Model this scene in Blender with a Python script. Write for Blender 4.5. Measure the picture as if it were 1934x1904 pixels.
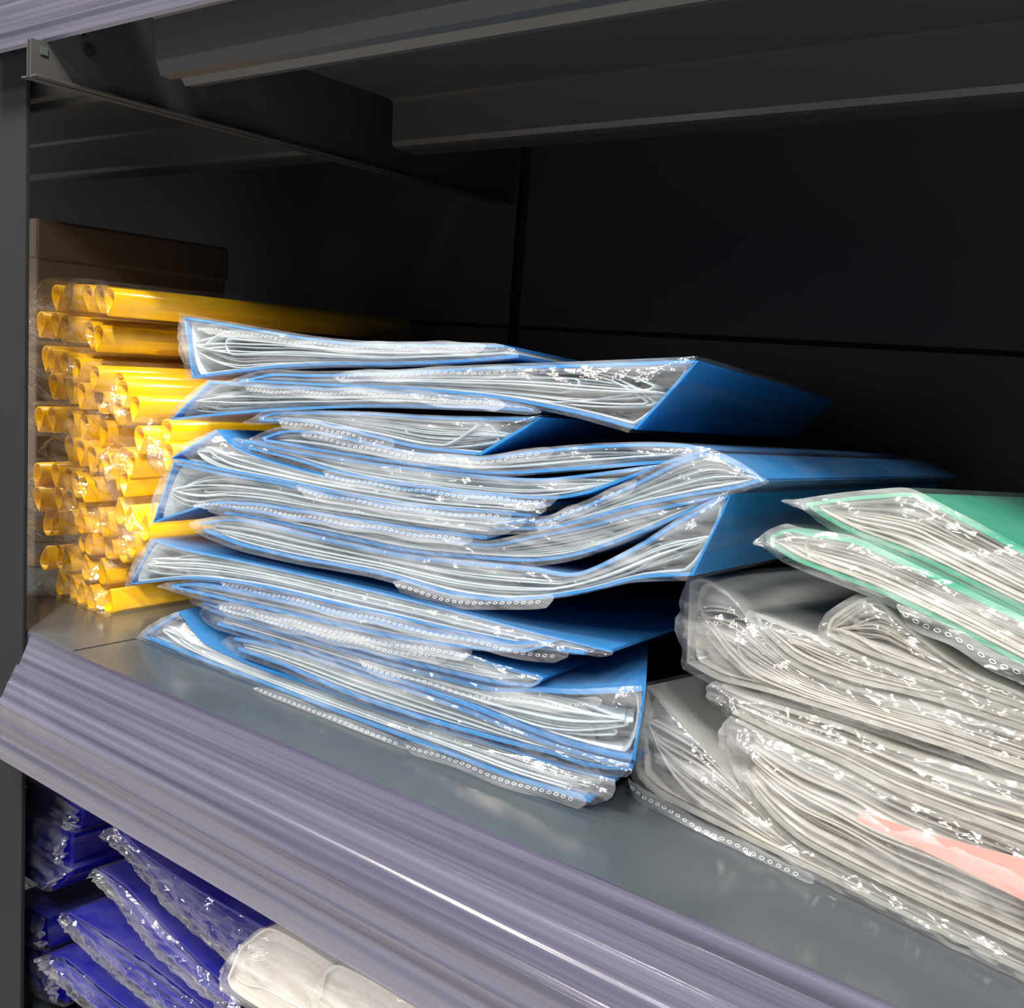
import bpy, bmesh, math, random
from mathutils import Vector, Matrix, noise
R = math.radians
for o in list(bpy.data.objects): bpy.data.objects.remove(o)
scene = bpy.context.scene
col = scene.collection

# ---------------------------------------------------------------- camera
cam_d = bpy.data.cameras.new('camera'); cam = bpy.data.objects.new('camera', cam_d); col.objects.link(cam)
yaw, pitch, roll = R(36.7726), R(8.1391), R(4.2961)
fw = Vector((-math.sin(yaw)*math.cos(pitch), math.cos(yaw)*math.cos(pitch), -math.sin(pitch)))
r0 = Vector((math.cos(yaw), math.sin(yaw), 0)); u0 = r0.cross(fw)
r1 = math.cos(roll)*r0 + math.sin(roll)*u0; u1 = -math.sin(roll)*r0 + math.cos(roll)*u0
cam.matrix_world = Matrix(((r1.x, u1.x, -fw.x, 0), (r1.y, u1.y, -fw.y, -.326), (r1.z, u1.z, -fw.z, .2), (0, 0, 0, 1)))
cam_d.sensor_fit = 'HORIZONTAL'; cam_d.sensor_width = 36; cam_d.lens = 1921.36/1934*36
cam_d.clip_start = .01; cam_d.clip_end = 50
scene.camera = cam

# ---------------------------------------------------------------- light and exposure
scene.view_settings.view_transform = 'Standard'; scene.view_settings.look = 'None'
scene.view_settings.exposure = 0.0; scene.view_settings.gamma = 1; scene.view_settings.use_curve_mapping = False
scene.cycles.transparent_max_bounces = 40
w = bpy.data.worlds.new('shop'); scene.world = w; w.use_nodes = True
bg = w.node_tree.nodes['Background']; bg.inputs[0].default_value = (.75, .8, 1, 1); bg.inputs[1].default_value = .16
def area(name, loc, target, sx, sy, power, color):
    l = bpy.data.lights.new(name, 'AREA'); l.shape = 'RECTANGLE'; l.size = sx; l.size_y = sy; l.energy = power; l.color = color
    o = bpy.data.objects.new(name, l); col.objects.link(o); o.location = loc
    o.rotation_euler = (Vector(target)-Vector(loc)).to_track_quat('-Z', 'Y').to_euler()
    o['label'] = 'ceiling lamp over the aisle, out of the frame'; o['category'] = 'lamp'; o['group'] = 'ceiling lamps out of the frame'
    return o
# rows of ceiling lamps over the aisle and beyond it
area('ceiling_lamp', (.35, -1.05, 2.1), (-.25, .05, .1), .3, .3, 46, (1, .98, .95))
area('ceiling_lamp', (-.75, -1.25, 2.1), (-.4, .05, .1), .22, .22, 31, (1, .97, .93))
area('ceiling_lamp', (-1.7, -1.2, 2.0), (-.7, .05, .1), .3, .3, 56, (1, .88, .70))
sl = bpy.data.lights.new('added_warm_spot', 'SPOT'); sl.energy = 340; sl.color = (1, .84, .60); sl.spot_size = R(8.5); sl.spot_blend = .8; sl.shadow_soft_size = .05  # unseen spot, added only to brighten the yellow bars
so = bpy.data.objects.new('added_warm_spot', sl); col.objects.link(so); so.location = (.6, -1.3, 1.8)
so.rotation_euler = (Vector((-.70, .07, .085))-so.location).to_track_quat('-Z', 'Y').to_euler()
so['label'] = 'warm spot added to brighten the yellow bars, out of the frame'; so['category'] = 'lamp'
area('ceiling_lamp', (1.3, -1.4, 2.1), (0, .05, .05), .3, .3, 44, (1, .98, .95))
area('ceiling_lamp', (.3, -2.9, 2.2), (-.2, .05, .1), .4, .4, 62, (1, .96, .92))
area('ceiling_lamp', (-1.6, -2.9, 2.2), (-.4, .05, .1), .4, .4, 44, (1, .93, .85))

# ---------------------------------------------------------------- materials
def nt(name):
    m = bpy.data.materials.new(name); m.use_nodes = True; t = m.node_tree; t.nodes.clear()
    return m, t, t.nodes.new('ShaderNodeOutputMaterial')
def N(t, k, **s):
    n = t.nodes.new(k)
    for a, v in s.items():
        if a in n.inputs: n.inputs[a].default_value = v
        else: setattr(n, a, v)
    return n
def c4(c): return (c[0], c[1], c[2], 1)
def noise_bump(t, scale, strength, dist, stretch=(1, 1, 1), detail=4):
    tc = N(t, 'ShaderNodeTexCoord'); mp = N(t, 'ShaderNodeMapping', Scale=stretch)
    t.links.new(tc.outputs['Object'], mp.inputs[0])
    nz = N(t, 'ShaderNodeTexNoise', Scale=scale, Detail=detail)
    t.links.new(mp.outputs[0], nz.inputs['Vector'])
    b = N(t, 'ShaderNodeBump', Strength=strength, Distance=dist)
    t.links.new(nz.outputs[0], b.inputs['Height'])
    return b, nz
def metal(name, base, rough, bump=.15, coat=0.):
    m, t, o = nt(name); p = N(t, 'ShaderNodeBsdfPrincipled')
    p.inputs['Base Color'].default_value = c4(base); p.inputs['Roughness'].default_value = rough
    p.inputs['Coat Weight'].default_value = coat; p.inputs['Coat Roughness'].default_value = .12
    b, nz = noise_bump(t, 900, bump, .0004); t.links.new(b.outputs[0], p.inputs['Normal'])
    t.links.new(p.outputs[0], o.inputs[0]); return m
def grazing(t, k, floor_):
    """two-sided Schlick reflectance"""
    lw = N(t, 'ShaderNodeLayerWeight'); lw.inputs['Blend'].default_value = .5
    pw = N(t, 'ShaderNodeMath', operation='POWER'); t.links.new(lw.outputs['Facing'], pw.inputs[0]); pw.inputs[1].default_value = 4.5
    ad = N(t, 'ShaderNodeMath', operation='MULTIPLY_ADD'); t.links.new(pw.outputs[0], ad.inputs[0]); ad.inputs[1].default_value = k; ad.inputs[2].default_value = floor_
    return ad
def sheet(name, base, trans, rough, clear=0., streak=.0, gloss=.06):
    """thin plastic sheet: diffuse + translucent + a little gloss, partly see-through"""
    m, t, o = nt(name)
    d = N(t, 'ShaderNodeBsdfDiffuse', Color=c4(base)); tr = N(t, 'ShaderNodeBsdfTranslucent', Color=c4(base))
    if streak:
        b, nz = noise_bump(t, 60, .2, .001, (1, .15, 3))
        cr = N(t, 'ShaderNodeMixRGB'); cr.inputs[1].default_value = c4([x*(1-streak) for x in base]); cr.inputs[2].default_value = c4(base)
        t.links.new(nz.outputs[0], cr.inputs[0]); t.links.new(cr.outputs[0], d.inputs[0]); t.links.new(cr.outputs[0], tr.inputs[0])
    m1 = N(t, 'ShaderNodeMixShader', Fac=trans); t.links.new(d.outputs[0], m1.inputs[1]); t.links.new(tr.outputs[0], m1.inputs[2])
    g = N(t, 'ShaderNodeBsdfGlossy', Roughness=rough); lw = grazing(t, .5, .04)
    m2 = N(t, 'ShaderNodeMixShader'); t.links.new(lw.outputs[0], m2.inputs[0]); t.links.new(m1.outputs[0], m2.inputs[1]); t.links.new(g.outputs[0], m2.inputs[2])
    tp = N(t, 'ShaderNodeBsdfTransparent', Color=c4([.5+.5*x for x in base])); m3 = N(t, 'ShaderNodeMixShader', Fac=clear)
    t.links.new(m2.outputs[0], m3.inputs[1]); t.links.new(tp.outputs[0], m3.inputs[2])
    t.links.new(m3.outputs[0], o.inputs[0]); return m
def film(name, milk, gl, rough, tint=(1, 1, 1), scale=260, bump=.45):
    """clear wrapping film: mostly see-through, glossy creases, slight milky haze"""
    m, t, o = nt(name)
    b, nz = noise_bump(t, scale, bump, .0022, (.6, .6, 1.6), 3)
    tp = N(t, 'ShaderNodeBsdfTransparent', Color=c4(tint))
    d = N(t, 'ShaderNodeBsdfDiffuse', Color=(.88, .90, .91, 1)); t.links.new(b.outputs[0], d.inputs['Normal'])
    tl = N(t, 'ShaderNodeBsdfTranslucent', Color=(.88, .90, .91, 1)); dd = N(t, 'ShaderNodeMixShader', Fac=.35)
    t.links.new(d.outputs[0], dd.inputs[1]); t.links.new(tl.outputs[0], dd.inputs[2])
    tc = N(t, 'ShaderNodeTexCoord'); mp = N(t, 'ShaderNodeMapping', Scale=(14, 30, 130)); t.links.new(tc.outputs['Object'], mp.inputs[0])
    nz2 = N(t, 'ShaderNodeTexNoise', Scale=1, Detail=5, Roughness=.6); t.links.new(mp.outputs[0], nz2.inputs['Vector'])
    mr = N(t, 'ShaderNodeMapRange'); t.links.new(nz2.outputs[0], mr.inputs[0])
    for q_, v_ in ((1, .38), (2, .68), (3, milk*.25), (4, milk*2.2)): mr.inputs[q_].default_value = v_
    m1 = N(t, 'ShaderNodeMixShader'); t.links.new(mr.outputs[0], m1.inputs[0]); t.links.new(tp.outputs[0], m1.inputs[1]); t.links.new(dd.outputs[0], m1.inputs[2])
    g = N(t, 'ShaderNodeBsdfGlossy', Roughness=rough); t.links.new(b.outputs[0], g.inputs['Normal'])
    ad = grazing(t, gl, .085)
    m2 = N(t, 'ShaderNodeMixShader'); t.links.new(ad.outputs[0], m2.inputs[0]); t.links.new(m1.outputs[0], m2.inputs[1]); t.links.new(g.outputs[0], m2.inputs[2])
    t.links.new(m2.outputs[0], o.inputs[0]); return m
def strip_mat():
    m, t, o = nt('clear_lavender_pvc')
    b, nz = noise_bump(t, 40, .35, .002, (.035, 5, 5), 6)
    p = N(t, 'ShaderNodeBsdfPrincipled'); p.inputs['Roughness'].default_value = .22
    cr = N(t, 'ShaderNodeValToRGB'); cr.color_ramp.elements[0].position = .3; cr.color_ramp.elements[0].color = (.045, .043, .066, 1)
    cr.color_ramp.elements[1].position = .75; cr.color_ramp.elements[1].color = (.20, .20, .275, 1)
    t.links.new(nz.outputs[0], cr.inputs[0]); t.links.new(cr.outputs[0], p.inputs['Base Color']); t.links.new(b.outputs[0], p.inputs['Normal'])
    p.inputs['Specular IOR Level'].default_value = .7; p.inputs['Coat Weight'].default_value = .5; p.inputs['Coat Roughness'].default_value = .1
    t.links.new(b.outputs[0], p.inputs['Coat Normal'])
    tp = N(t, 'ShaderNodeBsdfTransparent', Color=(.86, .84, .98, 1)); mx = N(t, 'ShaderNodeMixShader', Fac=.38)
    t.links.new(p.outputs[0], mx.inputs[1]); t.links.new(tp.outputs[0], mx.inputs[2]); t.links.new(mx.outputs[0], o.inputs[0]); return m
def plain(name, base, rough=.6, grain=0.):
    m, t, o = nt(name); p = N(t, 'ShaderNodeBsdfPrincipled'); p.inputs['Base Color'].default_value = c4(base); p.inputs['Roughness'].default_value = rough
    if grain:
        b, nz = noise_bump(t, 120, .2, .001, (1, 1, 4)); t.links.new(b.outputs[0], p.inputs['Normal'])
        cr = N(t, 'ShaderNodeMixRGB'); cr.inputs[1].default_value = c4([x*(1-grain) for x in base]); cr.inputs[2].default_value = c4(base)
        t.links.new(nz.outputs[0], cr.inputs[0]); t.links.new(cr.outputs[0], p.inputs['Base Color'])
    t.links.new(p.outputs[0], o.inputs[0]); return m

M_SHELF = metal('dark_slate_shelf_metal', (.055, .066, .075), .2, .06)
M_UNDER = metal('charcoal_shelf_metal', (.045, .046, .046), .42)
M_POST = metal('charcoal_post_metal', (.012, .0125, .0145), .7); M_POST.node_tree.nodes['Principled BSDF'].inputs['Specular IOR Level'].default_value = .15
M_BACK = metal('black_panel_metal', (.030, .030, .031), .5)
M_SLOT = plain('black_gap', (.004, .004, .005), .9)
M_STRIP = strip_mat()
M_BLUE = sheet('blue_polypropylene', (.038, .30, .68), .35, .25, .06)
M_GREEN = sheet('green_polypropylene', (.08, .52, .36), .4, .25, .12)
M_CLEAR = sheet('frosted_clear_polypropylene', (.66, .66, .63), .45, .25, .3)
M_NAVY = sheet('navy_polypropylene', (.0065, .0055, .22), .15, .25, .0)
M_PAPER = sheet('white_card', (.62, .60, .57), .2, .4, .0)
M_POCKET = sheet('white_pocket_film', (.74, .85, .90), .45, .2, .12, .25)
M_POCKETW = sheet('cream_pocket_film', (.80, .78, .74), .45, .2, .15, .25)
M_YELLOW = sheet('yellow_plastic', (.97, .60, .001), .3, .22)
M_FILM = film('clear_film', .13, .4, .1, (1, 1, 1), 200, .38)
M_FILMN = film('bright_clear_film', .03, .3, .1, (1, 1, 1), 120, .2)
M_FILMW = film('cloudy_film', .18, .35, .1, (1, .99, .97), 130, .3)
M_FILMY = film('cloudy_film_with_warm_cast', .06, .35, .1, (1, .96, .88), 160)
M_FILMV = film('crinkled_clear_film', .07, .6, .08, (1, 1, 1), 150, .7)
M_FILMS = film('seam_film', .16, .3, .12, (1, 1, 1), 120, .15)
M_BEAD = film('pressed_film_holes', .5, .8, .12)
M_PINK = sheet('pink_label_print', (.72, .33, .30), .2, .3)
M_PRINT = plain('pale_label_print', (.86, .66, .63))
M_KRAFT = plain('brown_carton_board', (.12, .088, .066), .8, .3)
M_FLOOR = plain('pale_floor_tile', (.65, .63, .6), .4)

# ---------------------------------------------------------------- helpers
def link(name, me, mat, parent=None, smooth=False):
    o = bpy.data.objects.new(name, me); col.objects.link(o)
    if mat: me.materials.append(mat)
    if smooth: me.polygons.foreach_set('use_smooth', [True]*len(me.polygons))
    if parent: o.parent = parent
    return o
def mesh(name, vs, fs):
    me = bpy.data.meshes.new(name); me.from_pydata([tuple(v) for v in vs], [], fs); me.update(); return me
def thing(name, loc, label, cat, group=None):
    o = bpy.data.objects.new(name, None); col.objects.link(o); o.location = loc; o.empty_display_size = .02
    o['label'] = label; o['category'] = cat
    if group: o['group'] = group
    return o
def tag(o, label=None, cat=None, kind=None, group=None):
    if label: o['label'] = label
    if cat: o['category'] = cat
    if kind: o['kind'] = kind
    if group: o['group'] = group
    return o
def solid(o, th, offset=0):
    md = o.modifiers.new('thickness', 'SOLIDIFY'); md.thickness = th; md.offset = offset; return o
def bevel(o, wd, seg=2):
    md = o.modifiers.new('edge', 'BEVEL'); md.width = wd; md.segments = seg; md.limit_method = 'ANGLE'; return o
def box_bm(bm, lo, hi):
    r = bmesh.ops.create_cube(bm, size=1)
    for v in r['verts']:
        v.co = Vector([lo[i]+(v.co[i]+.5)*(hi[i]-lo[i]) for i in range(3)])
    return r['verts']
def boxes(name, bl, mat, parent=None, bev=.001):
    bm = bmesh.new()
    for lo, hi in bl: box_bm(bm, lo, hi)
    me = bpy.data.meshes.new(name); bm.to_mesh(me); bm.free()
    o = link(name, me, mat, parent)
    if bev: bevel(o, bev)
    return o
def grid(rows):
    n = len(rows[0]); vs = [p for r in rows for p in r]; fs = []
    for i in range(len(rows)-1):
        for j in range(n-1):
            a = i*n+j; fs.append((a, a+1, a+n+1, a+n))
    return vs, fs
def prof(name, pts, x0, x1, mat, th, parent=None, seg=1):
    """sheet metal / plastic profile in (y, z), extruded along x"""
    rows = [[Vector((x0+(x1-x0)*i/seg, y, z)) for (y, z) in pts] for i in range(seg+1)]
    o = link(name, mesh(name, *grid(rows)), mat, parent); solid(o, th); return o
def curve(pts, n):
    """smooth resampling of a polyline, even arc length"""
    P = [Vector(p)/1000 for p in pts]; Q = []
    for i in range(len(P)-1):
        p0 = P[max(i-1, 0)]; p1 = P[i]; p2 = P[i+1]; p3 = P[min(i+2, len(P)-1)]
        for k in range(12):
            t = k/12; m1 = (p2-p0)*.4; m2 = (p3-p1)*.4
            Q.append((2*t**3-3*t*t+1)*p1+(t**3-2*t*t+t)*m1+(-2*t**3+3*t*t)*p2+(t**3-t*t)*m2)
    Q.append(P[-1])
    L = [0.]
    for a, b in zip(Q, Q[1:]): L.append(L[-1]+(b-a).length)
    out = []; j = 0
    for i in range(n):
        s = L[-1]*i/(n-1)
        while j < len(L)-2 and L[j+1] < s: j += 1
        d = L[j+1]-L[j]; out.append(Q[j].lerp(Q[j+1], (s-L[j])/d if d > 0 else 0))
    return out
def at(c, u):
    u = min(max(u, 0), 1)*(len(c)-1); i = min(int(u), len(c)-2); return c[i].lerp(c[i+1], u-i)
def ridge(p): return 1-abs(noise.noise(p))*2

class Pack:
    """one wrapped pack: front edge curves T (upper) and B (lower), carried back along D"""
    def __init__(s, T, B, D, base, sag=.08):
        s.n = 72; s.T = curve(T, s.n); s.B = curve(B, s.n); s.D = Vector((D[0], D[1], 0)); s.base = base; s.sag = sag
        s.loc = at(s.B, .5)+s.D*.5; s.loc.z = min(p.z for p in s.B)
        s.nrm = Vector((s.B[-1].y-s.B[0].y, -(s.B[-1].x-s.B[0].x), 0)).normalized()   # towards the aisle
    def p(s, q, t):
        v = q+s.D*t; v.z = s.base+(v.z-s.base)*(1-s.sag*max(t, 0)); return v-s.loc
    def at(s, u, w): return at(s.T, u).lerp(at(s.B, u), w)
    def sheet(s, path, t0=0., t1=1., nv=5):
        return grid([[s.p(q, t0+(t1-t0)*i/nv) for q in path] for i in range(nv+1)])

def cover(P, spine, mat, root, face=False):
    ins = .0011
    def q(u, w):
        a = P.at(u, 0); b = P.at(u, 1); h = (a-b).length
        return a.lerp(b, w if h < 1e-6 else (ins/h if w < .5 else 1-ins/h) if h > 2*ins else .5)
    U = [i/47 for i in range(48)]
    if spine == 'L': path = [q(u, 0) for u in reversed(U)]+[P.at(0, k/4) for k in (1, 2, 3)]+[q(u, 1) for u in U]
    else: path = [q(u, 0) for u in U]+[P.at(1, k/4) for k in (1, 2, 3)]+[q(u, 1) for u in reversed(U)]
    o = link('cover', mesh('cover', *P.sheet(path)), mat, root); solid(o, .0014)
    if face:
        rows = [[P.p(P.at(u, .04+.92*w/5), .012) for u in U] for w in range(6)]
        f = link('front_panel', mesh('front_panel', *grid(rows)), mat, root); solid(f, .0012)
    return o
def pockets(P, spine, mat, root, n, rng):
    """pocket sheets: each folds round near the spine, so it reads as a nested loop"""
    loop_k = rng.randint(2, n-1) if n > 3 else -1
    for k in range(n):
        wa = (k+.45)/(n+.1)*.5; wb = 1-wa
        wa += rng.uniform(-.02, .02); wb += rng.uniform(-.02, .02)
        loop = k == 0 or k == loop_k
        turn = .975 if k == 0 else rng.uniform(.8, .93) if loop else rng.uniform(.955, .985)
        e1 = rng.uniform(.012, .05); e2 = rng.uniform(.012, .05); sdn = rng.uniform(0, 90); a = rng.uniform(.03, .09)
        path = []
        def add(u, w):
            uu = u if spine == 'R' else 1-u
            h = (at(P.T, uu)-at(P.B, uu)).length; lo = .0027/h if h > .0056 else .48
            path.append(P.at(uu, min(max(w+a*noise.noise((u*5, sdn, .3)), lo), 1-lo)))
        m = 34
        fold = wa+(wb-wa)*rng.uniform(.25, .75)                       # where the folded edge lies against the spine
        def pin(w, u): return w if loop else w+(fold-w)*max(0, (u-turn+.16)/.16)**1.5*.9
        for i in range(m+1): u = e1+(turn-e1)*i/m; add(u, pin(wa, u))
        r = .022 if loop else .006
        for i in range(1, 8):
            an = math.pi*i/8; add(turn+r*math.sin(an), (pin(wa, turn)+pin(wb, turn))/2+(pin(wa, turn)-pin(wb, turn))/2*math.cos(an))
        for i in range(m+1): u = turn-(turn-e2)*i/m; add(u, pin(wb, u))
        t0 = rng.uniform(.004, .02)
        o = link('pocket_sheet', mesh('pocket_sheet', *P.sheet(path, t0, .97, 3)), mat, root, True); solid(o, .0008)
def bag(P, spine, mat, root, rng, amp=.0015, bulge=.2, out=.0016, tip=.007, front=.003, sleeve=True):
    sd = Vector((rng.uniform(-50, 50), rng.uniform(-50, 50), 0))
    nu, nw = 190, 14
    T0, T1, B0, B1 = P.T[0], P.T[-1], P.B[0], P.B[-1]
    def TB(u):
        a = at(P.T, u).copy(); b = at(P.B, u).copy(); d = (a-b); h = d.length
        n = d/h if h > 1e-6 else Vector((0, 0, 1)); return a+n*out, b-n*out, h
    ext0 = (P.at(0, .5)-P.at(.04, .5)).normalized(); ext1 = (P.at(1, .5)-P.at(.96, .5)).normalized()
    rows = []
    for j in range(nw+1):
        w = j/nw; r = []
        for i in range(nu+1):
            u = i/nu; a, b, h = TB(u); q = a.lerp(b, w)
            e = max(0, 1-u/.03), max(0, 1-(1-u)/.03)
            q = q+ext0*tip*(.4 if spine == 'L' else 1)*e[0]*math.sin(math.pi*w)+ext1*tip*(.4 if spine == 'R' else 1)*e[1]*math.sin(math.pi*w)
            f = front+bulge*min(h, .03)*math.sin(math.pi*w)**.7*min(1, (1-max(e)))
            end = max(0, 1-u/.14)+max(0, 1-(1-u)/.14)
            p = Vector((q.x*55, q.z*190, q.y*55))+sd; p2 = Vector((q.x*190, q.z*210, 3))+sd
            k = (ridge(p)*.6+(noise.noise(p*2.3)*.5))*(.4+.6*math.sin(math.pi*w))+end*1.4*ridge(p2)*math.sin(math.pi*w)
            q = q+P.nrm*(f+amp*k)
            q.z = max(q.z+amp*.5*noise.noise(p*1.7+Vector((9, 9, 9)))*math.sin(math.pi*w), P.base+.0004)
            r.append(P.p(q, 0))
        rows.append(r)
    vs, fs = grid(rows)
    if sleeve:                                                       # the rest of the bag, round the pack to its back
        k0 = len(vs); U = [i/40 for i in range(41)]
        path = [TB(u)[0] for u in U]+[TB(1)[0].lerp(TB(1)[1], .5)+ext1*out]+[TB(u)[1] for u in reversed(U)]+[TB(0)[0].lerp(TB(0)[1], .5)+ext0*out]
        for q in path: q.z = max(q.z, P.base+.0004)
        path.append(path[0].copy())
        rr = [[P.p(q+P.nrm*front*(1 if t == 0 else 0), t) for q in path] for t in (0, .05, .3, .6, 1.0)]
        v2, f2 = grid(rr); vs += v2; fs += [tuple(i+k0 for i in f) for f in f2]
    nf = nu*nw; me = mesh('clear_bag', vs, fs); o = link('clear_bag', me, mat, root, True); me.materials.append(M_FILMN)
    if len(fs) > nf: me.polygons.foreach_set('material_index', [0]*nf+[1]*(len(fs)-nf))
    return o
def ring_bm(vs, fs, c, ex, ey, a, b, r, nrm):
    k0 = len(vs); n1, n2 = 10, 4
    for i in range(n1):
        an = 2*math.pi*i/n1; d = ex*math.cos(an)*a+ey*math.sin(an)*b; dn = d.normalized()
        for j in range(n2):
            bn = 2*math.pi*j/n2; vs.append(c+d+dn*math.cos(bn)*r+nrm*math.sin(bn)*r)
    for i in range(n1):
        for j in range(n2):
            fs.append((k0+i*n2+j, k0+((i+1) % n1)*n2+j, k0+((i+1) % n1)*n2+(j+1) % n2, k0+i*n2+(j+1) % n2))
def seam(P, side, u0, u1, bagobj, mat, rng, width=.0065, fwd=.006):
    """perforated edge of the bag: a strip of film with a row of small pressed ovals"""
    L = sum((at(P.B, a/50)-at(P.B, (a+1)/50)).length for a in range(50))*(u1-u0); n = max(8, int(L/.0040))
    w0 = {'T': .12, 'B': .93, 'M': .6}[side]
    def base(u):
        q = P.at(u, w0)+P.nrm*(fwd+.25*min((at(P.T, u)-at(P.B, u)).length, .03)*math.sin(math.pi*w0)**.7)
        q.z += .0006*math.sin(u*37+sum(P.loc)*90); return q
    dn = (Vector((0, 0, -1))+P.nrm*.35).normalized()
    rows = [[], [], []]
    for i in range(81):
        u = u0+(u1-u0)*i/80; b = base(u); taper = min(1, i/6+.15, (80-i)/3+.3)
        for k in range(3):
            q = b+dn*width*taper*(k-.6)/2; q.z = max(q.z, P.base+.0006); rows[k].append(P.p(q, 0))
    o = link('perforated_seam', mesh('perforated_seam', *grid(rows)), M_FILMS, bagobj)
    vs, fs = [], []
    for i in range(1, n-1):
        u = u0+(u1-u0)*i/n; q = base(u)+dn*width*.2; q2 = base(u+.004)+dn*width*.2
        ex = (q2-q).normalized(); nr = P.nrm; q.z = max(q.z, P.base+.0018)
        ring_bm(vs, fs, P.p(q+nr*.0004, 0), ex, dn, .0011, .00058, .00022, nr)
    tag(link('pressed_holes', mesh('pressed_holes', vs, fs), mat, bagobj), kind='stuff')

def make_book(name, label, cat, group, T, B, spine, D, base, seed, mcover, mpocket, mfilm, seams=(), n=4, face=False, amp=.0015, sag=.08):
    rng = random.Random(seed); P = Pack(T, B, D, base, sag)
    root = thing(name, P.loc, label, cat, group)
    cover(P, spine, mcover, root, face)
    if n: pockets(P, spine, mpocket, root, n, rng)
    b = bag(P, spine, mfilm, root, rng, amp)
    for (sd, u0, u1) in seams: seam(P, sd, u0, u1, b, M_BEAD, rng)
    return root, P

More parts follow.
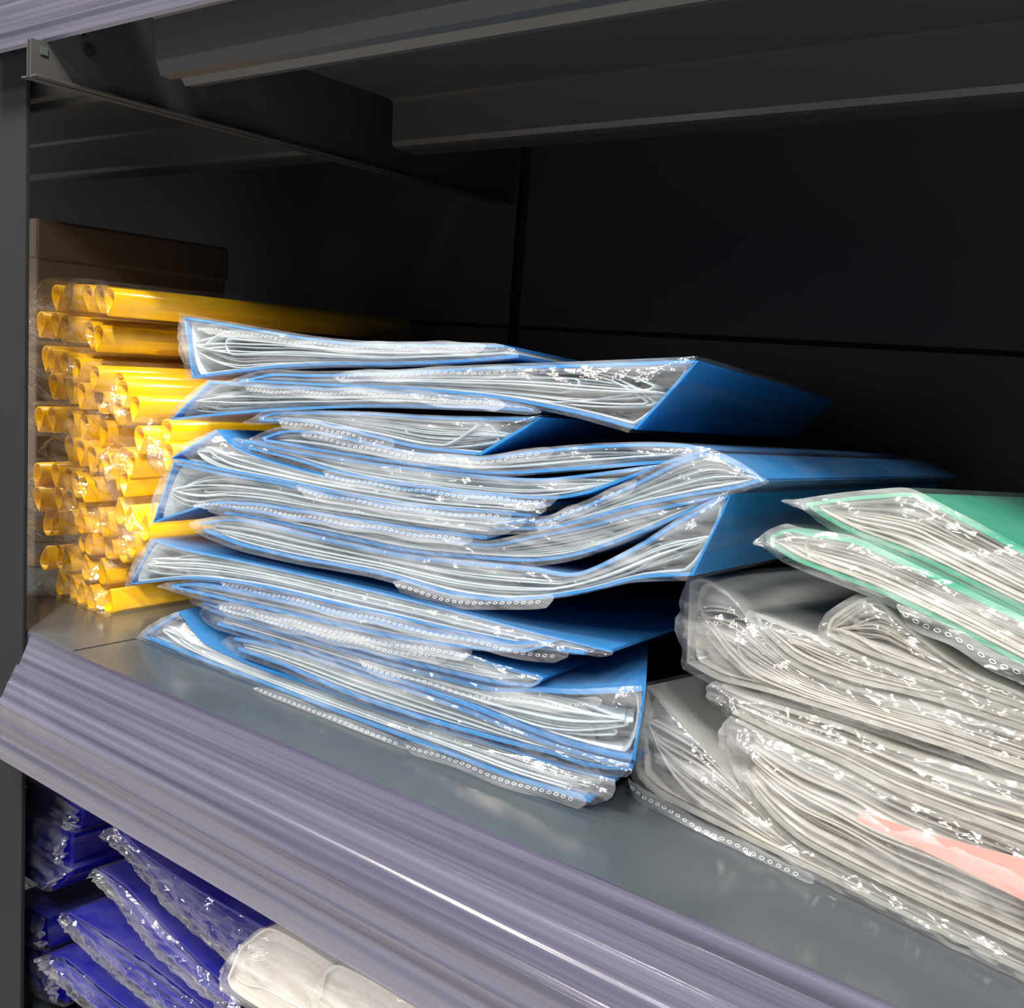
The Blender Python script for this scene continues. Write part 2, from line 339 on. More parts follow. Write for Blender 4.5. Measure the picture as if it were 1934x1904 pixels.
# ---------------------------------------------------------------- measured profiles (mm): front edge curves of every pack
BLUE = [
 ('B1', 'L', [(-547.3, 56.0, 210.6), (-515.1, 56.0, 208.6), (-479.6, 56.0, 206.0), (-430.2, 56.0, 202.9), (-385.9, 56.0, 202.0), (-339.2, 56.0, 204.1), (-298.4, 56.0, 205.7)], [(-536.3, 56.0, 172.8), (-504.4, 56.0, 177.9), (-461.4, 56.0, 184.1), (-414.0, 56.0, 188.9), (-371.3, 56.0, 191.6), (-320.0, 56.0, 196.4), (-287.3, 56.0, 200.9)], [('T', 0.1, 0.98)], -0.05, 0.3, 'with its square spine at the left, topmost of the blue pile', {}),
 ('B2', 'R', [(-487.6, 52.0, 175.2), (-458.2, 52.0, 181.8), (-424.3, 52.0, 183.5), (-367.1, 52.0, 188.3), (-309.6, 52.0, 194.4), (-253.6, 52.0, 199.4), (-225.6, 52.0, 202.0), (-193.4, 52.0, 205.1)], [(-485.1, 52.0, 174.5), (-432.0, 52.0, 176.6), (-360.5, 52.0, 180.1), (-303.5, 52.0, 180.8), (-270.7, 52.0, 179.2), (-245.4, 52.0, 177.0), (-220.5, 52.0, 173.6)], [('T', 0.3, 0.8)], -0.05, 0.3, 'second from the top, its wide dark spine standing free at the right', {}),
 ('B3', 'L', [(-514.3, 53.0, 173.0), (-488.8, 53.0, 173.9), (-433.1, 53.0, 175.7), (-361.4, 53.0, 179.3), (-304.2, 53.0, 180.0), (-274.3, 53.0, 177.9)], [(-554.2, 53.0, 145.7), (-517.8, 53.0, 151.7), (-490.2, 53.0, 155.9), (-454.9, 53.0, 160.9), (-379.6, 53.0, 169.6), (-308.7, 53.0, 174.8), (-275.7, 53.0, 176.1)], [('T', 0.2, 0.95)], -0.012, 0.3, 'third from the top, a crumpled fold of film at its left end', {}),
 ('B4', 'R', [(-467.3, 52.0, 155.3), (-455.0, 52.0, 160.0), (-410.3, 52.0, 164.1), (-378.4, 52.0, 166.4), (-324.1, 52.0, 169.3), (-277.7, 52.0, 173.4), (-268.8, 52.0, 174.8)], [(-468.1, 52.0, 153.0), (-429.0, 52.0, 156.8), (-392.5, 52.0, 155.3), (-350.9, 52.0, 152.1), (-322.6, 52.0, 152.4), (-304.3, 52.0, 153.2)], [('B', 0.15, 0.7)], -0.03, 0.3, 'fourth from the top, a wad of white pockets bulging by its right spine', {}),
 ('B5', 'R', [(-465.2, 52.0, 144.5), (-444.1, 52.0, 151.2), (-409.6, 52.0, 153.0), (-350.7, 52.0, 150.2), (-305.8, 52.0, 151.7), (-273.9, 52.0, 158.4), (-243.3, 52.0, 164.3), (-214.7, 52.0, 168.4), (-196.8, 52.0, 169.9), (-183.5, 52.0, 169.4)], [(-461.8, 52.0, 142.4), (-416.3, 52.0, 141.6), (-358.6, 52.0, 142.2), (-296.0, 52.0, 144.8), (-248.9, 52.0, 153.0), (-218.4, 52.0, 158.9), (-202.8, 52.0, 161.9)], [('T', 0.15, 0.75)], -0.012, 0.3, 'fifth from the top, its film arching up under the gap on the right', {}),
 ('B5b', 'R', [(-481.0, 51.0, 141.6), (-455.4, 51.0, 141.0), (-415.2, 51.0, 140.6), (-357.6, 51.0, 141.3), (-295.1, 51.0, 143.9), (-263.9, 51.0, 146.8), (-233.3, 51.0, 153.6), (-205.2, 51.0, 160.5)], [(-474.4, 51.0, 136.8), (-432.9, 51.0, 134.4), (-407.0, 51.0, 132.3), (-370.8, 51.0, 131.6), (-327.0, 51.0, 133.2), (-290.8, 51.0, 135.4), (-260.1, 51.0, 138.3), (-240.6, 51.0, 143.9)], [('B', 0.3, 0.95)], -0.012, 0.3, 'thin one tucked in the upper middle of the blue pile', {}),
 ('B6', 'L', [(-501.1, 50.0, 145.1), (-487.8, 50.0, 137.8), (-462.1, 50.0, 133.3), (-413.3, 50.0, 130.1), (-369.8, 50.0, 130.4), (-326.0, 50.0, 132.1), (-290.0, 50.0, 134.3), (-262.2, 50.0, 136.1)], [(-548.7, 50.0, 122.1), (-522.7, 50.0, 122.0), (-496.3, 50.0, 121.7), (-444.3, 50.0, 122.2), (-397.7, 50.0, 121.5), (-341.9, 50.0, 122.6), (-289.3, 50.0, 127.1), (-270.4, 50.0, 128.2)], [('B', 0.45, 0.98)], -0.012, 0.3, 'with a pointed left corner, one pack above the long hanging perforated strip', {}),
 ('B7', 'R', [(-290.2, 50.0, 123.2), (-258.6, 50.0, 129.8), (-242.1, 50.0, 137.8), (-218.9, 50.0, 150.4), (-198.8, 50.0, 162.4), (-183.6, 50.0, 168.6), (-169.3, 50.0, 165.0), (-158.9, 50.0, 160.6)], [(-291.4, 50.0, 118.4), (-258.1, 50.0, 124.5), (-238.7, 50.0, 131.5), (-215.3, 50.0, 140.7), (-190.9, 50.0, 148.7), (-169.3, 50.0, 155.2), (-158.4, 50.0, 160.0)], [('T', 0.2, 0.6)], 0, 0.3, 'with a sharp beak of a spine pointing right below the gap', {}),
 ('B8', 'L', [(-544.3, 50.0, 121.0), (-496.3, 50.0, 120.1), (-444.2, 50.0, 121.0), (-397.6, 50.0, 120.1), (-341.8, 50.0, 121.3), (-301.7, 50.0, 124.2), (-270.3, 50.0, 127.3)], [(-565.6, 50.0, 78.5), (-532.4, 50.0, 90.7), (-504.3, 50.0, 100.2), (-460.4, 50.0, 105.4), (-382.2, 50.0, 109.0), (-334.8, 50.0, 111.3), (-295.2, 50.0, 113.9)], [('B', 0.2, 0.99)], -0.012, 0.3, 'with a tall slanted left end, long perforated strip hanging below', {}),
 ('B9', 'R', [(-498.5, 51.0, 100.3), (-467.6, 51.0, 102.4), (-430.8, 51.0, 103.7), (-383.1, 51.0, 107.0), (-335.6, 51.0, 109.7), (-295.8, 51.0, 111.6), (-267.4, 51.0, 120.5), (-239.2, 51.0, 129.9), (-215.7, 51.0, 139.1), (-191.3, 51.0, 147.3), (-173.2, 51.0, 153.1)], [(-494.2, 51.0, 95.2), (-471.1, 51.0, 96.5), (-427.7, 51.0, 97.0), (-382.4, 51.0, 97.5), (-340.8, 51.0, 98.5), (-288.0, 51.0, 104.3), (-266.1, 51.0, 107.7), (-242.5, 51.0, 114.9), (-214.1, 51.0, 128.8), (-193.1, 51.0, 141.2), (-179.5, 51.0, 149.2)], [], 0, 0.3, 'dark at its left end, white pockets swelling up at its right', {}),
 ('B10', 'R', [(-513.4, 48.0, 87.9), (-492.1, 48.0, 93.5), (-467.3, 48.0, 96.4), (-424.2, 48.0, 96.3), (-379.2, 48.0, 96.6), (-338.0, 48.0, 98.0), (-285.5, 48.0, 103.5), (-263.8, 48.0, 105.8), (-239.8, 48.0, 107.8), (-211.9, 48.0, 124.4), (-191.4, 48.0, 140.0), (-171.4, 48.0, 153.5)], [(-510.0, 48.0, 82.3), (-473.5, 48.0, 79.4), (-423.2, 48.0, 80.4), (-364.1, 48.0, 83.8), (-316.6, 48.0, 82.9), (-280.8, 48.0, 86.6), (-238.9, 48.0, 99.1), (-210.4, 48.0, 110.9), (-185.2, 48.0, 116.8)], [('B', 0.5, 0.8)], 0, 0.31, 'with the tallest right-hand spine, teal in the shade beside the green packs', {}),
 ('B11', 'L', [(-563.5, 50.0, 68.9), (-533.6, 50.0, 68.2), (-468.3, 50.0, 71.0), (-393.4, 50.0, 73.6), (-317.7, 50.0, 75.4), (-265.4, 50.0, 75.8), (-219.3, 50.0, 76.8)], [(-590.1, 50.0, 33.5), (-535.4, 50.0, 48.3), (-503.5, 50.0, 53.8), (-454.2, 50.0, 58.6), (-392.5, 50.0, 61.1), (-345.5, 50.0, 63.4), (-303.1, 50.0, 65.2), (-264.7, 50.0, 68.1), (-235.5, 50.0, 71.8)], [('B', 0.3, 0.99)], -0.012, 0.3, 'smoky left end over the yellow bars, slate cover drooping right', {}),
 ('B12', 'R', [(-539.4, 46.0, 44.3), (-518.8, 46.0, 49.3), (-497.9, 46.0, 51.8), (-449.1, 46.0, 55.5), (-388.0, 46.0, 58.3), (-341.5, 46.0, 61.0), (-306.3, 46.0, 63.8), (-274.1, 46.0, 67.9), (-247.5, 46.0, 75.3)], [(-537.1, 46.0, 42.4), (-505.3, 46.0, 43.7), (-472.4, 46.0, 45.6), (-404.1, 46.0, 49.8), (-348.4, 46.0, 53.6), (-304.6, 46.0, 59.2), (-276.9, 46.0, 64.2), (-263.4, 46.0, 66.8)], [('B', 0.2, 0.9)], -0.012, 0.3, 'flat one with a crumpled film nose under the drooping cover', {}),
 ('B14', 'R', [(-514.4, 50.0, 40.7), (-477.5, 50.0, 43.3), (-453.3, 50.0, 44.3), (-408.3, 50.0, 46.1), (-352.0, 50.0, 50.1), (-307.6, 50.0, 55.3), (-279.1, 50.0, 55.3), (-254.7, 50.0, 55.8)], [(-510.4, 50.0, 36.8), (-477.1, 50.0, 37.3), (-438.9, 50.0, 38.0), (-399.2, 50.0, 38.2), (-351.2, 50.0, 40.3), (-311.4, 50.0, 42.7), (-281.4, 50.0, 45.3), (-262.8, 50.0, 48.8)], [('T', 0.1, 0.8)], -0.012, 0.31, 'with a bare royal blue cover showing at the right below the drooping one', {}),
 ('B15', 'R', [(-503.8, 49.0, 35.7), (-475.8, 49.0, 35.8), (-437.7, 49.0, 36.6), (-389.8, 49.0, 38.2), (-350.1, 49.0, 39.1), (-310.4, 49.0, 41.3), (-279.9, 49.0, 43.8), (-259.1, 49.0, 49.5), (-234.0, 49.0, 54.9), (-202.0, 49.0, 64.9)], [(-495.0, 49.0, 27.0), (-451.1, 49.0, 28.5), (-410.0, 49.0, 29.8), (-378.1, 49.0, 29.6), (-334.4, 49.0, 29.8), (-292.6, 49.0, 29.2), (-248.5, 49.0, 27.4), (-222.5, 49.0, 28.4), (-204.1, 49.0, 30.4)], [('T', 0.45, 0.95)], -0.11, 0.2, 'third from the bottom, fanning out wide towards the white packs', {}),
 ('B15b', 'R', [(-478.7, 48.0, 23.3), (-449.8, 48.0, 26.8), (-408.8, 48.0, 28.8), (-377.0, 48.0, 28.9), (-333.4, 48.0, 29.1), (-291.8, 48.0, 28.6), (-247.7, 48.0, 26.9), (-221.8, 48.0, 27.9), (-204.0, 48.0, 29.5)], [(-473.4, 48.0, 16.4), (-430.6, 48.0, 16.7), (-381.6, 48.0, 14.1), (-325.0, 48.0, 15.2), (-277.4, 48.0, 18.1), (-247.2, 48.0, 20.9), (-226.2, 48.0, 21.3), (-204.2, 48.0, 26.3)], [], -0.11, 0.2, 'second from the bottom, its blue corner showing at the lower right', {}),
 ('B16', 'L', [(-533.3, 50.0, 27.6), (-508.2, 50.0, 13.8), (-461.3, 50.0, 10.2), (-414.3, 50.0, 11.7), (-383.5, 50.0, 11.6), (-326.6, 50.0, 12.8), (-278.7, 50.0, 15.8), (-241.6, 50.0, 17.2), (-212.0, 50.0, 19.8)], [(-575.4, 50.0, 1.5), (-551.2, 50.0, 1.5), (-494.9, 50.0, 1.5), (-428.6, 50.0, 1.5), (-398.6, 50.0, 1.5), (-356.0, 50.0, 1.5), (-297.7, 50.0, 1.5), (-270.7, 50.0, 1.5), (-225.2, 50.0, 4.4)], [('B', 0.35, 0.7), ('M', 0.68, 1.0)], -0.05, 0.28, 'lying on the dark shelf at the very bottom of the blue pile', {}),
]
RIGHT = [
 ('G1', 'green', 'R', [(-149.4, 70.3, 151.4), (-133.3, 67.1, 156.2), (-118.9, 64.2, 159.7), (-105.5, 61.5, 162.1), (-90.4, 58.5, 157.5), (-64.9, 53.4, 148.6), (-18.6, 44.1, 132.3)], [(-148.3, 70.1, 150.3), (-139.3, 68.3, 146.0), (-125.9, 65.6, 142.1), (-100.2, 60.4, 137.7), (-62.0, 52.8, 127.4), (-14.6, 43.3, 114.6)], [], (0.05, 0.25), 'with a pale pointed tip, upper of the two green packs', {}),
 ('G2', 'green', 'L', [(-160.4, 63.5, 134.8), (-158.8, 63.2, 137.7), (-150.5, 61.5, 141.8), (-144.3, 60.3, 141.4), (-122.6, 55.9, 142.1), (-105.8, 52.6, 138.4), (-85.2, 48.4, 133.6), (-60.2, 43.4, 127.1), (-12.7, 33.9, 114.6)], [(-159.8, 63.4, 133.6), (-150.1, 61.4, 129.4), (-135.5, 58.5, 126.9), (-111.2, 53.6, 123.8), (-83.0, 48.0, 117.5), (-57.9, 43.0, 110.9), (-10.5, 33.5, 98.3)], [('B', 0.4, 0.95)], (0.05, 0.25), 'with a rounded clear film nose, lower of the two green packs', {}),
 ('W3', 'white', 'L', [(-133.4, 67.1, 103.0), (-131.9, 66.8, 108.6), (-120.4, 64.5, 119.0), (-113.8, 63.2, 119.7), (-99.9, 60.4, 111.6), (-78.6, 56.1, 102.7), (-58.1, 52.0, 99.6), (-9.6, 42.3, 92.2)], [(-132.1, 66.8, 100.0), (-114.9, 63.4, 97.2), (-89.8, 58.4, 95.8), (-57.3, 51.9, 93.8), (-8.4, 42.1, 90.7)], [], (0.05, 0.25), 'with a hollow looped left end, under the green packs', {}),
 ('W2', 'white', 'L', [(-166.4, 73.7, 101.6), (-150.4, 70.5, 100.4), (-132.9, 67.0, 98.5), (-114.7, 63.3, 96.0), (-89.6, 58.3, 94.7), (-57.2, 51.8, 92.9), (-8.3, 42.1, 90.2)], [(-162.2, 72.8, 95.1), (-146.0, 69.6, 87.0), (-122.1, 64.8, 84.9), (-88.6, 58.1, 86.9), (-56.3, 51.7, 86.4), (-7.3, 41.9, 85.5)], [], (0.05, 0.25), 'with a sharp upper left corner, second white pack from the top', {}),
 ('W1', 'white', 'L', [(-201.1, 80.6, 107.9), (-194.5, 79.3, 110.6), (-177.9, 76.0, 105.6), (-162.9, 73.0, 94.4), (-145.8, 69.6, 85.5), (-121.9, 64.8, 83.5), (-88.4, 58.1, 85.5), (-56.2, 51.6, 85.5), (-7.2, 41.8, 85.3)], [(-198.2, 80.0, 69.8), (-188.9, 78.2, 68.1), (-180.3, 76.5, 67.2), (-156.3, 71.7, 69.1), (-120.2, 64.4, 70.6), (-84.5, 57.3, 71.2), (-54.2, 51.2, 70.9), (-5.1, 41.4, 70.4)], [], (0.05, 0.25), 'with a tall clear fin of film at its left end', {}),
 ('W5a', 'white', 'R', [(-179.6, 76.3, 66.7), (-170.1, 74.4, 65.3), (-146.0, 69.6, 66.0), (-121.6, 64.7, 66.9), (-99.0, 60.2, 65.9), (-53.8, 51.2, 68.2), (-4.8, 41.4, 70.6)], [(-171.8, 74.8, 54.8), (-144.3, 69.3, 52.4), (-119.5, 64.3, 50.8), (-96.6, 59.7, 48.1), (-51.0, 50.6, 48.3), (-2.0, 40.8, 48.5)], [('T', 0.15, 0.4)], (0.05, 0.25), 'third white pack from the bottom, crumpled and creamy', {}),
 ('W5b', 'white', 'R', [(-170.5, 74.5, 53.8), (-144.1, 69.2, 51.1), (-119.3, 64.3, 49.5), (-96.4, 59.7, 46.9), (-50.9, 50.6, 47.2), (-1.9, 40.8, 47.5)], [(-164.5, 73.3, 29.5), (-150.5, 70.5, 19.3), (-131.4, 66.7, 12.4), (-90.5, 58.5, 10.6), (-45.8, 49.6, 10.6), (3.2, 39.8, 10.6)], [], (0.05, 0.25), 'with a pink printed label showing through the film', {'label': 1}),
 ('W4', 'white', 'L', [(-220.6, 86.5, 52.9), (-211.8, 84.8, 48.4), (-200.7, 82.5, 41.5), (-172.0, 76.8, 28.1), (-151.2, 72.6, 17.4), (-132.0, 68.8, 10.1), (-90.9, 60.6, 8.4), (-45.9, 51.6, 8.5), (3.1, 41.8, 8.6)], [(-223.3, 87.1, 9.4), (-219.1, 86.2, 5.1), (-207.1, 83.8, 2.1), (-165.6, 75.5, 1.5), (-131.9, 68.8, 1.5), (-101.6, 62.7, 1.5), (-44.9, 51.4, 1.5), (4.0, 41.6, 5.1)], [('B', 0.02, 0.45)], (0.05, 0.25), 'lowest of the white pile, perforated film edge over the shelf', {}),
]
LOWER = [
 ('N0', 'navy', 'R', [(-706.2, 34.0, -127.3), (-684.8, 34.0, -128.6), (-647.0, 34.0, -126.2), (-612.8, 34.0, -126.3)], [(-706.0, 34.0, -149.9), (-684.5, 34.0, -150.0), (-646.6, 34.0, -147.0), (-617.7, 34.0, -142.3)], [], (0.0, 0.25), 'highest of the navy stack beside the black post', {}),
 ('N1', 'navy', 'R', [(-705.8, 30.0, -151.5), (-676.8, 30.0, -150.2), (-646.4, 30.0, -147.2), (-618.8, 30.0, -144.0)], [(-705.6, 30.0, -172.1), (-676.5, 30.0, -173.2), (-645.9, 30.0, -170.4), (-619.6, 30.0, -167.6)], [], (0.0, 0.25), 'box-like with a square front corner below the price strip', {'face': 1}),
 ('N1b', 'navy', 'R', [(-701.6, 28.0, -172.1), (-672.7, 28.0, -173.1), (-642.3, 28.0, -170.6), (-611.4, 28.0, -166.0)], [(-701.4, 28.0, -200.3), (-672.3, 28.0, -198.2), (-656.1, 28.0, -196.0), (-638.3, 28.0, -192.2)], [], (0.0, 0.25), 'wedge shaped, directly under the square navy one', {'face': 1}),
 ('N2', 'navy', 'R', [(-705.2, 30.0, -223.6), (-675.8, 30.0, -221.9), (-663.2, 30.0, -220.8), (-647.9, 30.0, -218.6)], [(-704.9, 30.0, -253.4), (-675.5, 30.0, -249.2), (-662.8, 30.0, -245.8), (-647.4, 30.0, -241.2)], [], (0.0, 0.25), 'half hidden behind the black post, low in the stack', {'face': 1}),
 ('N3', 'navy', 'R', [(-704.9, 30.0, -257.7), (-675.4, 30.0, -252.6), (-651.7, 30.0, -247.2), (-623.3, 30.0, -239.6)], [(-704.7, 30.0, -283.4), (-675.0, 30.0, -278.6), (-651.1, 30.0, -280.1), (-622.6, 30.0, -272.8)], [], (0.0, 0.25), 'lowest navy one seen beside the black post', {'face': 1}),
 ('D1', 'navy', 'L', [(-549.0, 20.0, -110.6), (-527.2, 20.0, -116.9), (-489.5, 20.0, -120.0), (-443.7, 20.0, -120.2), (-397.5, 20.0, -118.6)], [(-554.7, 20.0, -118.7), (-526.8, 20.0, -126.6), (-488.6, 20.0, -140.1), (-442.3, 20.0, -147.4), (-395.6, 20.0, -149.1)], [], (0.0, 0.25), 'upper of the fanned navy ones, a broad plain cover under the price strip', {}),
 ('D2', 'navy', 'L', [(-569.1, 20.0, -146.9), (-538.8, 20.0, -146.8), (-504.3, 20.0, -155.1), (-461.3, 20.0, -164.2), (-421.7, 20.0, -170.9)], [(-570.2, 20.0, -151.0), (-538.3, 20.0, -161.0), (-503.5, 20.0, -174.1), (-460.6, 20.0, -179.7), (-430.8, 20.0, -179.8)], [], (0.0, 0.25), 'second of the fanned navy ones, a glinting film edge on top', {}),
 ('D3', 'navy', 'L', [(-603.1, 18.0, -190.4), (-583.5, 18.0, -188.3), (-546.1, 18.0, -186.3), (-500.0, 18.0, -185.7), (-437.3, 18.0, -188.9)], [(-604.4, 18.0, -194.7), (-583.1, 18.0, -202.2), (-545.5, 18.0, -206.2), (-499.0, 18.0, -208.2), (-456.4, 18.0, -206.8)], [], (0.0, 0.25), 'third of the fanned navy ones, with a rounded film nose', {}),
 ('D4', 'navy', 'L', [(-620.5, 16.0, -227.2), (-598.8, 16.0, -222.3), (-560.0, 16.0, -223.8), (-518.0, 16.0, -223.5), (-473.8, 16.0, -219.5)], [(-624.5, 16.0, -236.1), (-598.4, 16.0, -240.7), (-559.5, 16.0, -242.3), (-517.2, 16.0, -243.1), (-483.6, 16.0, -240.4)], [], (0.0, 0.25), 'lowest of the fanned navy ones at the bottom of the photo', {}),
 ('P1', 'paper', 'L', [(-416.0, 12.0, -132.4), (-394.8, 12.0, -111.5), (-371.6, 12.0, -108.6), (-339.5, 12.0, -109.2), (-295.7, 12.0, -107.4)], [(-426.4, 12.0, -156.2), (-421.4, 12.0, -161.0), (-394.0, 12.0, -160.7), (-351.7, 12.0, -159.3), (-306.1, 12.0, -154.8)], [], (0.0, 0.25), 'left one of the two on the lower shelf, with a blunt rounded end', {'face': 1}),
 ('P2', 'paper', 'L', [(-340.5, 4.0, -108.8), (-331.5, 4.0, -101.0), (-309.7, 4.0, -99.0), (-275.4, 4.0, -99.1), (-244.1, 4.0, -96.8)], [(-345.0, 4.0, -128.2), (-337.1, 4.0, -129.3), (-307.4, 4.0, -128.4), (-279.6, 4.0, -128.1), (-247.7, 4.0, -124.6)], [], (0.0, 0.25), 'right one of the two on the lower shelf, partly under the price strip', {'face': 1}),
]
LABEL = ([(-107.0, 53.8, 39.4), (-82.9, 49.0, 41.3), (-49.2, 42.2, 46.2), (-0.6, 32.5, 53.2)], [(-108.9, 54.2, 35.2), (-82.0, 48.8, 34.4), (-47.2, 41.8, 31.9), (1.7, 32.1, 28.3)])
BARS = [
 ('with its tips showing at the very top of the yellow stack', 'd', [(-722.5, 70.0, 218.9), (-701.0, 70.0, 220.2), (-680.2, 70.0, 219.9), (-661.4, 70.0, 219.6), (-645.1, 70.0, 217.9)]),
 ('second from the top, tips in a neat slanting row', 'd', [(-740.0, 70.0, 199.2), (-720.7, 70.0, 199.6), (-704.8, 70.0, 197.6), (-683.6, 70.0, 194.8), (-665.9, 70.0, 192.6)]),
 ('crumpled in film below the neat slanting row', 'd', [(-742.6, 70.0, 174.2), (-726.0, 70.0, 172.8), (-707.0, 70.0, 170.9), (-689.9, 70.0, 168.3)]),
 ('high on the right, tips rolling over into the bag', 'd', [(-661.1, 70.0, 164.7), (-645.8, 70.0, 161.4), (-632.7, 70.0, 156.6), (-623.5, 70.0, 147.3)]),
 ('just left of the one that rolls over', 'd', [(-716.8, 70.0, 155.7), (-699.4, 70.0, 153.6), (-682.5, 70.0, 151.1), (-666.0, 70.0, 149.5), (-646.5, 70.0, 143.8)]),
 ('a full row of five half way up by the black post', 'd', [(-737.3, 70.0, 129.3), (-720.7, 70.0, 130.5), (-701.7, 70.0, 129.6), (-684.6, 70.0, 128.2), (-663.9, 70.0, 125.8)]),
 ('poking out to the blue pile at the right', 'd', [(-611.5, 70.0, 127.3), (-585.1, 70.0, 134.3), (-578.0, 70.0, 119.7)]),
 ('with its tips clustered like a flower in mid stack', 'd', [(-702.7, 70.0, 111.3), (-685.6, 70.0, 109.7), (-668.8, 70.0, 107.5), (-649.8, 70.0, 104.5), (-633.6, 70.0, 110.6), (-620.8, 70.0, 109.6), (-639.0, 70.0, 98.1), (-627.3, 70.0, 95.9)]),
 ('faint under cloudy film in mid stack', 'd', [(-739.6, 70.0, 87.0), (-724.4, 70.0, 88.2), (-708.0, 70.0, 87.1), (-690.6, 70.0, 86.3), (-673.7, 70.0, 85.5)]),
 ('short dim row near the black post, lower half', 'd', [(-736.2, 70.0, 69.3), (-721.0, 70.0, 70.3), (-704.7, 70.0, 71.0), (-687.4, 70.0, 71.2)]),
 ('on the right in the lower half, behind cloudy film', 'u', [(-635.0, 70.0, 74.1), (-618.1, 70.0, 71.5), (-604.1, 70.0, 67.8)]),
 ('fifth from the bottom with deep orange tips', 'u', [(-735.9, 70.0, 49.4), (-716.2, 70.0, 53.0), (-697.1, 70.0, 56.4), (-680.0, 70.0, 60.2), (-663.4, 70.0, 62.9), (-647.8, 70.0, 63.0)]),
 ('fourth from the bottom, a bulging row of five', 'u', [(-682.5, 70.0, 45.8), (-665.7, 70.0, 47.1), (-649.3, 70.0, 46.8), (-631.4, 70.0, 47.6), (-616.2, 70.0, 54.0)]),
 ('third from the bottom, hard by the black post', 'u', [(-733.9, 70.0, 23.2), (-717.1, 70.0, 25.8), (-699.3, 70.0, 28.2)]),
 ('second from the bottom, two tips only', 'u', [(-670.7, 70.0, 27.5), (-656.8, 70.0, 27.0)]),
 ('lying on the shelf at the bottom of the yellow stack', 'u', [(-709.2, 70.0, 8.2), (-694.4, 70.0, 7.5), (-677.2, 70.0, 7.3), (-660.3, 70.0, 7.2), (-646.0, 70.0, 7.4)]),
]

# ---------------------------------------------------------------- the setting
f = boxes('floor', [((-3, -3, -.62), (2, 2, -.6))], M_FLOOR, None, 0); tag(f, 'pale shop floor under the shelving', kind='structure')

BX = -.578                                                            # where the two bays meet
def bay(x0, x1, which, y0):
    b = thing('shelf_board', ((x0+x1)/2, .2, 0), 'dark slate metal shelf carrying the '+which, 'shelf', 'shelf boards')
    loc = b.location
    def pr(nm, pts, mat, th): 
        o = prof(nm, pts, x0, x1, mat, th, b); o.location = -Vector(loc); return o
    o = pr('deck', [(y0, -.05), (y0, -.0012), (y0+.0012, -.0006), (.396, -.0006), (.396, -.03)], M_SHELF, .0012)
    return b
main = bay(BX+.0012, .35, 'blue, green and white packs', 0)
left = bay(-1.5, BX-.0012, 'yellow binder bars', .0048)
def top_board(x0, x1, fl, which):
    b = thing('shelf_board', ((x0+x1)/2, .2, .43), which, 'shelf', 'shelf boards'); loc = Vector(b.location)
    def pr(nm, pts, a, c, mat=M_UNDER, th=.0014):
        o = prof(nm, pts, a, c, mat, th, b); o.location = -loc; return o
    pr('deck', [(.012, .43), (.396, .43), (.396, .385)], x0, x1)
    pr('front_lip', [(.004, .43), (.0045, .372), (.010, .366), (.012, .345), (.0145, .3385), (.020, .338), (.0225, .3405), (.0275, .3405), (.030, .337), (.036, .338), (.038, .345), (.038, .36)], x0+(.06 if x1 > 0 else 0), x1)
    pr('stiffener', [(.040, .378), (.221, .378), (.2245, .3755), (.2255, .349), (.227, .346), (.231, .345), (.252, .345), (.253, .350), (.253, .43)], x0+(.03 if x1 > 0 else .0), x1)
    pts = [(.0, .43), (.396, .43), (.396, .336), (.0, .333)]
    sg = 1 if x1 > 0 else -1
    side = [(-.0285, .333), (.396, .333), (.396, .428), (.003, .428), (.003, .362), (-.0165, .362), (-.0165, .3525), (-.0285, .3525)]
    vs = [Vector((fl, y, z)) for y, z in side]+[Vector((fl+sg*.006, y, .333)) for y in (-.0285, .396)]
    me = mesh('side_flange', vs, [(0, 1, 2, 3, 4, 5, 6, 7), (0, 8, 9, 1)])
    o = link('side_flange', me, M_UNDER, b); o.location = -loc; solid(o, .001)
    # punched holes as flat plates: round black for shade, square grey for light behind
    for nm, (yy, zz), rr in (('round_hole', (.0049, .3549), .0034), ('square_hole_light', (-.0215, .3475), .0030)):
        vs, fs = [], []
        k = 16 if nm == 'round_hole' else 4; off = math.pi/4 if k == 4 else 0
        ring = [Vector((fl+.0012, yy+rr*math.cos(off+2*math.pi*i/k), zz+rr*math.sin(off+2*math.pi*i/k))) for i in range(k)]
        o = link(nm, mesh(nm, ring, [tuple(range(k))]), M_SLOT if k == 16 else M_SHELF, b); o.location = -loc; solid(o, .0006)
    return b
top_board(-.575, .35, -.572, 'underside of the charcoal shelf above the blue packs, with a pressed front lip')
top_board(-1.5, -.577, -.5756, 'underside of the charcoal shelf above the yellow binder bars, left of the flange')
lb = thing('shelf_board', (-.5, .2, -.30), 'lower dark shelf under the navy packs, mostly out of the frame', 'shelf', 'shelf boards')
o = prof('deck', [(.0, -.34), (.0, -.3012), (.396, -.3006), (.396, -.33)], -1.5, .35, M_SHELF, .0012, lb); o.location = -lb.location
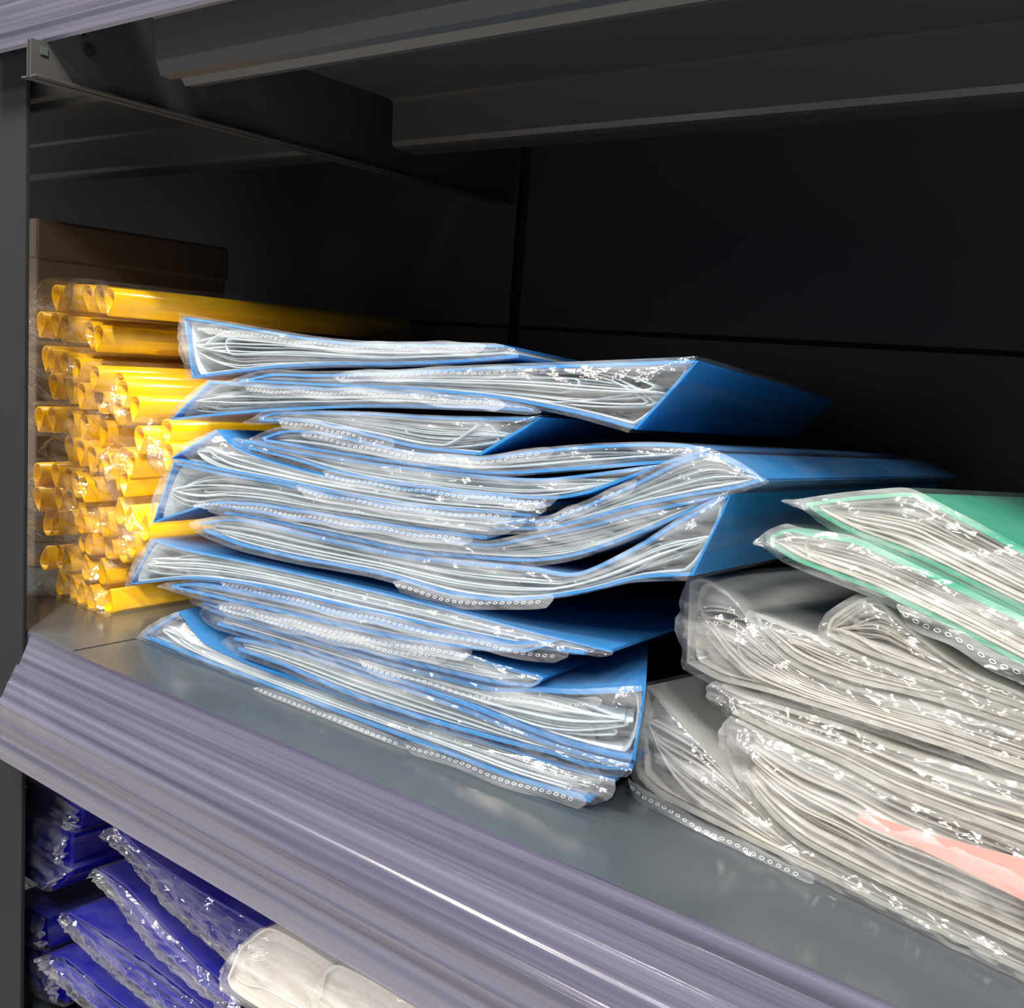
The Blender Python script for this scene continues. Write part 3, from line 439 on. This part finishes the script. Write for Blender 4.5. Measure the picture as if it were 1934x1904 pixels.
# rear panels with joints between them
PX = -.556
bp = thing('shelf_backing', (-.1, .402, 0), 'black metal rear panel behind the blue and white packs, with a level joint', 'shelf back', 'shelf backs')
for a, c in ((-.32, .2255), (.2285, .43)):
    o = boxes('upper_sheet' if a > 0 else 'lower_sheet', [((PX+.006, .400, a), (.35, .404, c))], M_BACK, bp, .0008); o.location = -bp.location
bq = thing('shelf_backing', (-1, .402, 0), 'black metal rear panel behind the yellow binder bars', 'shelf back', 'shelf backs')
for a, c in ((-.32, .2255), (.2285, .43)):
    o = boxes('upper_sheet' if a > 0 else 'lower_sheet', [((-1.5, .400, a), (PX-.006, .404, c))], M_BACK, bq, .0008); o.location = -bq.location
for t_, xa, xb in ((bp, PX+.006, .35), (bq, -1.5, PX-.006)):
    o = boxes('joint_light_block', [((xa, .4042, .20), (xb, .4048, .25))], M_SLOT, t_, 0); o.location = -t_.location  # black backing added so no light shows through the level joint
rp = boxes('rear_upright', [((-.60, .405, -.6), (-.51, .43, .6)), ], M_SLOT, None, .001)
tag(rp, 'black slotted upright seen as a dark line between the two rear panels', 'post')
pb = boxes('front_post', [((-.73, .0006, -.6), (-.633, .0036, .8)), ((-.73, .0006, -.6), (-.727, .04, .8))], M_POST, None, .0006)
tag(pb, 'charcoal metal post standing at the left edge of the photo', 'post')

# price strips
def price_strip(x0, x1, dz, label):
    t = thing('price_strip', ((x0+x1)/2, -.01, dz-.04), label, 'price strip', 'price strips')
    pts = [(.0012, .0005), (-.0004, .0012), (-.003, -.006), (-.0062, -.0135), (-.0078, -.0172), (-.0098, -.0172), (-.0112, -.0200), (-.0140, -.0262), (-.0150, -.0272), (-.0160, -.0298),
           (-.0182, -.0345), (-.0200, -.0372), (-.0206, -.0405), (-.0199, -.043), (-.0199, -.049), (-.0207, -.0505), (-.0199, -.0520), (-.0199, -.062), (-.0212, -.064), (-.0216, -.068), (-.0206, -.0705), (-.0204, -.0755), (-.0192, -.0768)]
    o = prof('price_channel', [(y, z+dz) for y, z in pts], x0, x1, M_STRIP, .0014, t, 1); o.location = -t.location
    pts2 = [(-.0012, -.003), (-.0030, -.015), (-.0035, -.03), (-.0035, -.066)]
    o = prof('back_flange', [(y, z+dz) for y, z in pts2], x0+.001, x1, M_STRIP, .0012, t, 1); o.location = -t.location
price_strip(-.62, .32, 0, 'clear lavender plastic price strip along the front edge of the shelf with the blue packs')
price_strip(-.68, .32, .43, 'clear lavender plastic price strip on the shelf above, at the top left corner')

# ---------------------------------------------------------------- blue display books
for i, (key, sp, T, B, sm, dx, L, desc, kw) in enumerate(BLUE):
    make_book('display_book', 'blue book, '+desc, 'display book', 'blue display books in a pile', T, B, sp, (dx, L), 0, 11+i,
              M_BLUE, M_POCKET, M_FILM, sm, 8)
# ---------------------------------------------------------------- green and white packs
for i, (key, c, sp, T, B, sm, D, desc, kw) in enumerate(RIGHT):
    mc, mp = (M_GREEN, M_POCKETW) if c == 'green' else (M_CLEAR, M_POCKETW)
    root, P = make_book('display_book', ('green' if c == 'green' else 'clear white')+' book, '+desc, 'display book',
              ('green' if c == 'green' else 'clear white')+' display books on the right', T, B, sp, D, 0, 71+i, mc, mp, M_FILMW, sm, 8, False, .0025)
    if kw.get('label'):
        a, b = curve(LABEL[0], 24), curve(LABEL[1], 24)
        rows = [[a[j].lerp(b[j], k/6)-P.loc for j in range(24)] for k in range(7)]
        lo = link('paper_label', mesh('paper_label', *grid(rows)), M_PINK, root); solid(lo, .0003); lo['label'] = 'pale pink label print'
# ---------------------------------------------------------------- lower shelf
for i, (key, c, sp, T, B, sm, D, desc, kw) in enumerate(LOWER):
    if c == 'navy':
        make_book('display_book', 'navy book, '+desc, 'display book', 'navy display books on the lower shelf', T, B, sp, D, -.30, 131+i,
              M_NAVY, M_NAVY, M_FILMV, sm, 2, bool(kw.get('face')), .0045)
    else:
        make_book('wrapped_packet', 'white packet, '+desc, 'packet', 'white packets on the lower shelf', T, B, sp, D, -.30, 131+i,
              M_PAPER, M_PAPER, M_FILMW, sm, 1, True, .002)
# ---------------------------------------------------------------- yellow binder bars
def bar_mesh(up):
    n = 18; ring = []
    for i in range(n):
        a = 2*math.pi*i/n; x = math.sin(a); z = math.cos(a)
        s = 1-.78*max(0, (-z*.5+.5))**1.3                              # tapers to a point below
        ring.append((x*.0082*s, (z*.0098-.0005)))
    vs, fs = [], []
    for (sc, ys) in ((1, (0, .29)), (.84, (0, .29))):
        for y in ys:
            for x, z in ring: vs.append(Vector((x*sc, y, (z*sc if not up else -z*sc))))
    for i in range(n):
        j = (i+1) % n
        fs += [(i, j, n+j, n+i), (2*n+j, 2*n+i, 3*n+i, 3*n+j), (i, 2*n+i, 2*n+j, j), (n+j, 3*n+j, 3*n+i, n+i)]
    return mesh('binder_bar', vs, fs)
BAR = {'d': bar_mesh(False), 'u': bar_mesh(True)}
for m_ in BAR.values(): m_.materials.append(M_YELLOW); m_.polygons.foreach_set('use_smooth', [True]*len(m_.polygons))
for i, (desc, o_, pts) in enumerate(BARS):
    rng = random.Random(300+i)
    pts = sorted(pts); C_ = [Vector(p)/1000 for p in pts]
    cx = sum(C_, Vector())/len(C_)
    root = thing('binder_bar_pack', (cx.x, cx.y+.14, min(c.z for c in C_)-.01), 'yellow bars, '+desc, 'binder bars', 'bags of yellow binder bars')
    for c in C_:
        b = bpy.data.objects.new('binder_bar', BAR[o_]); col.objects.link(b); b.parent = root
        b.location = c+Vector((0, rng.uniform(-.006, .004), 0))-root.location; b.rotation_euler = (0, rng.uniform(-.25, .25), rng.uniform(-.01, .01))
    d = [(c.x*1000, c.y*1000, c.z*1000) for c in C_]
    e0 = (d[0][0]-12, d[0][1], d[0][2]-2); e1 = (d[-1][0]+11, d[-1][1], d[-1][2]-2)
    T = [(e0[0], e0[1], e0[2]+3)]+[(x, y, z+11) for x, y, z in d]+[(e1[0], e1[1], e1[2]+4)]
    B = [(e0[0], e0[1], max(e0[2]-3, 1))]+[(x, y, max(z-11, 1)) for x, y, z in d]+[(e1[0], e1[1], max(e1[2]-4, 1))]
    P = Pack(T, B, (0, .29), 0, 0); P.loc = Vector(root.location)
    bag(P, 'R', M_FILMY, root, rng, .004, .35, .0015, .009, .007)
# brown carton behind the bars
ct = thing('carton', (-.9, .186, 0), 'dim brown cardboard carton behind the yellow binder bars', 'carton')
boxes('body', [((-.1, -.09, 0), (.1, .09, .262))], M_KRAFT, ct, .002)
boxes('lid', [((-.102, -.092, .25), (.102, .092, .281))], M_KRAFT, ct, .003)
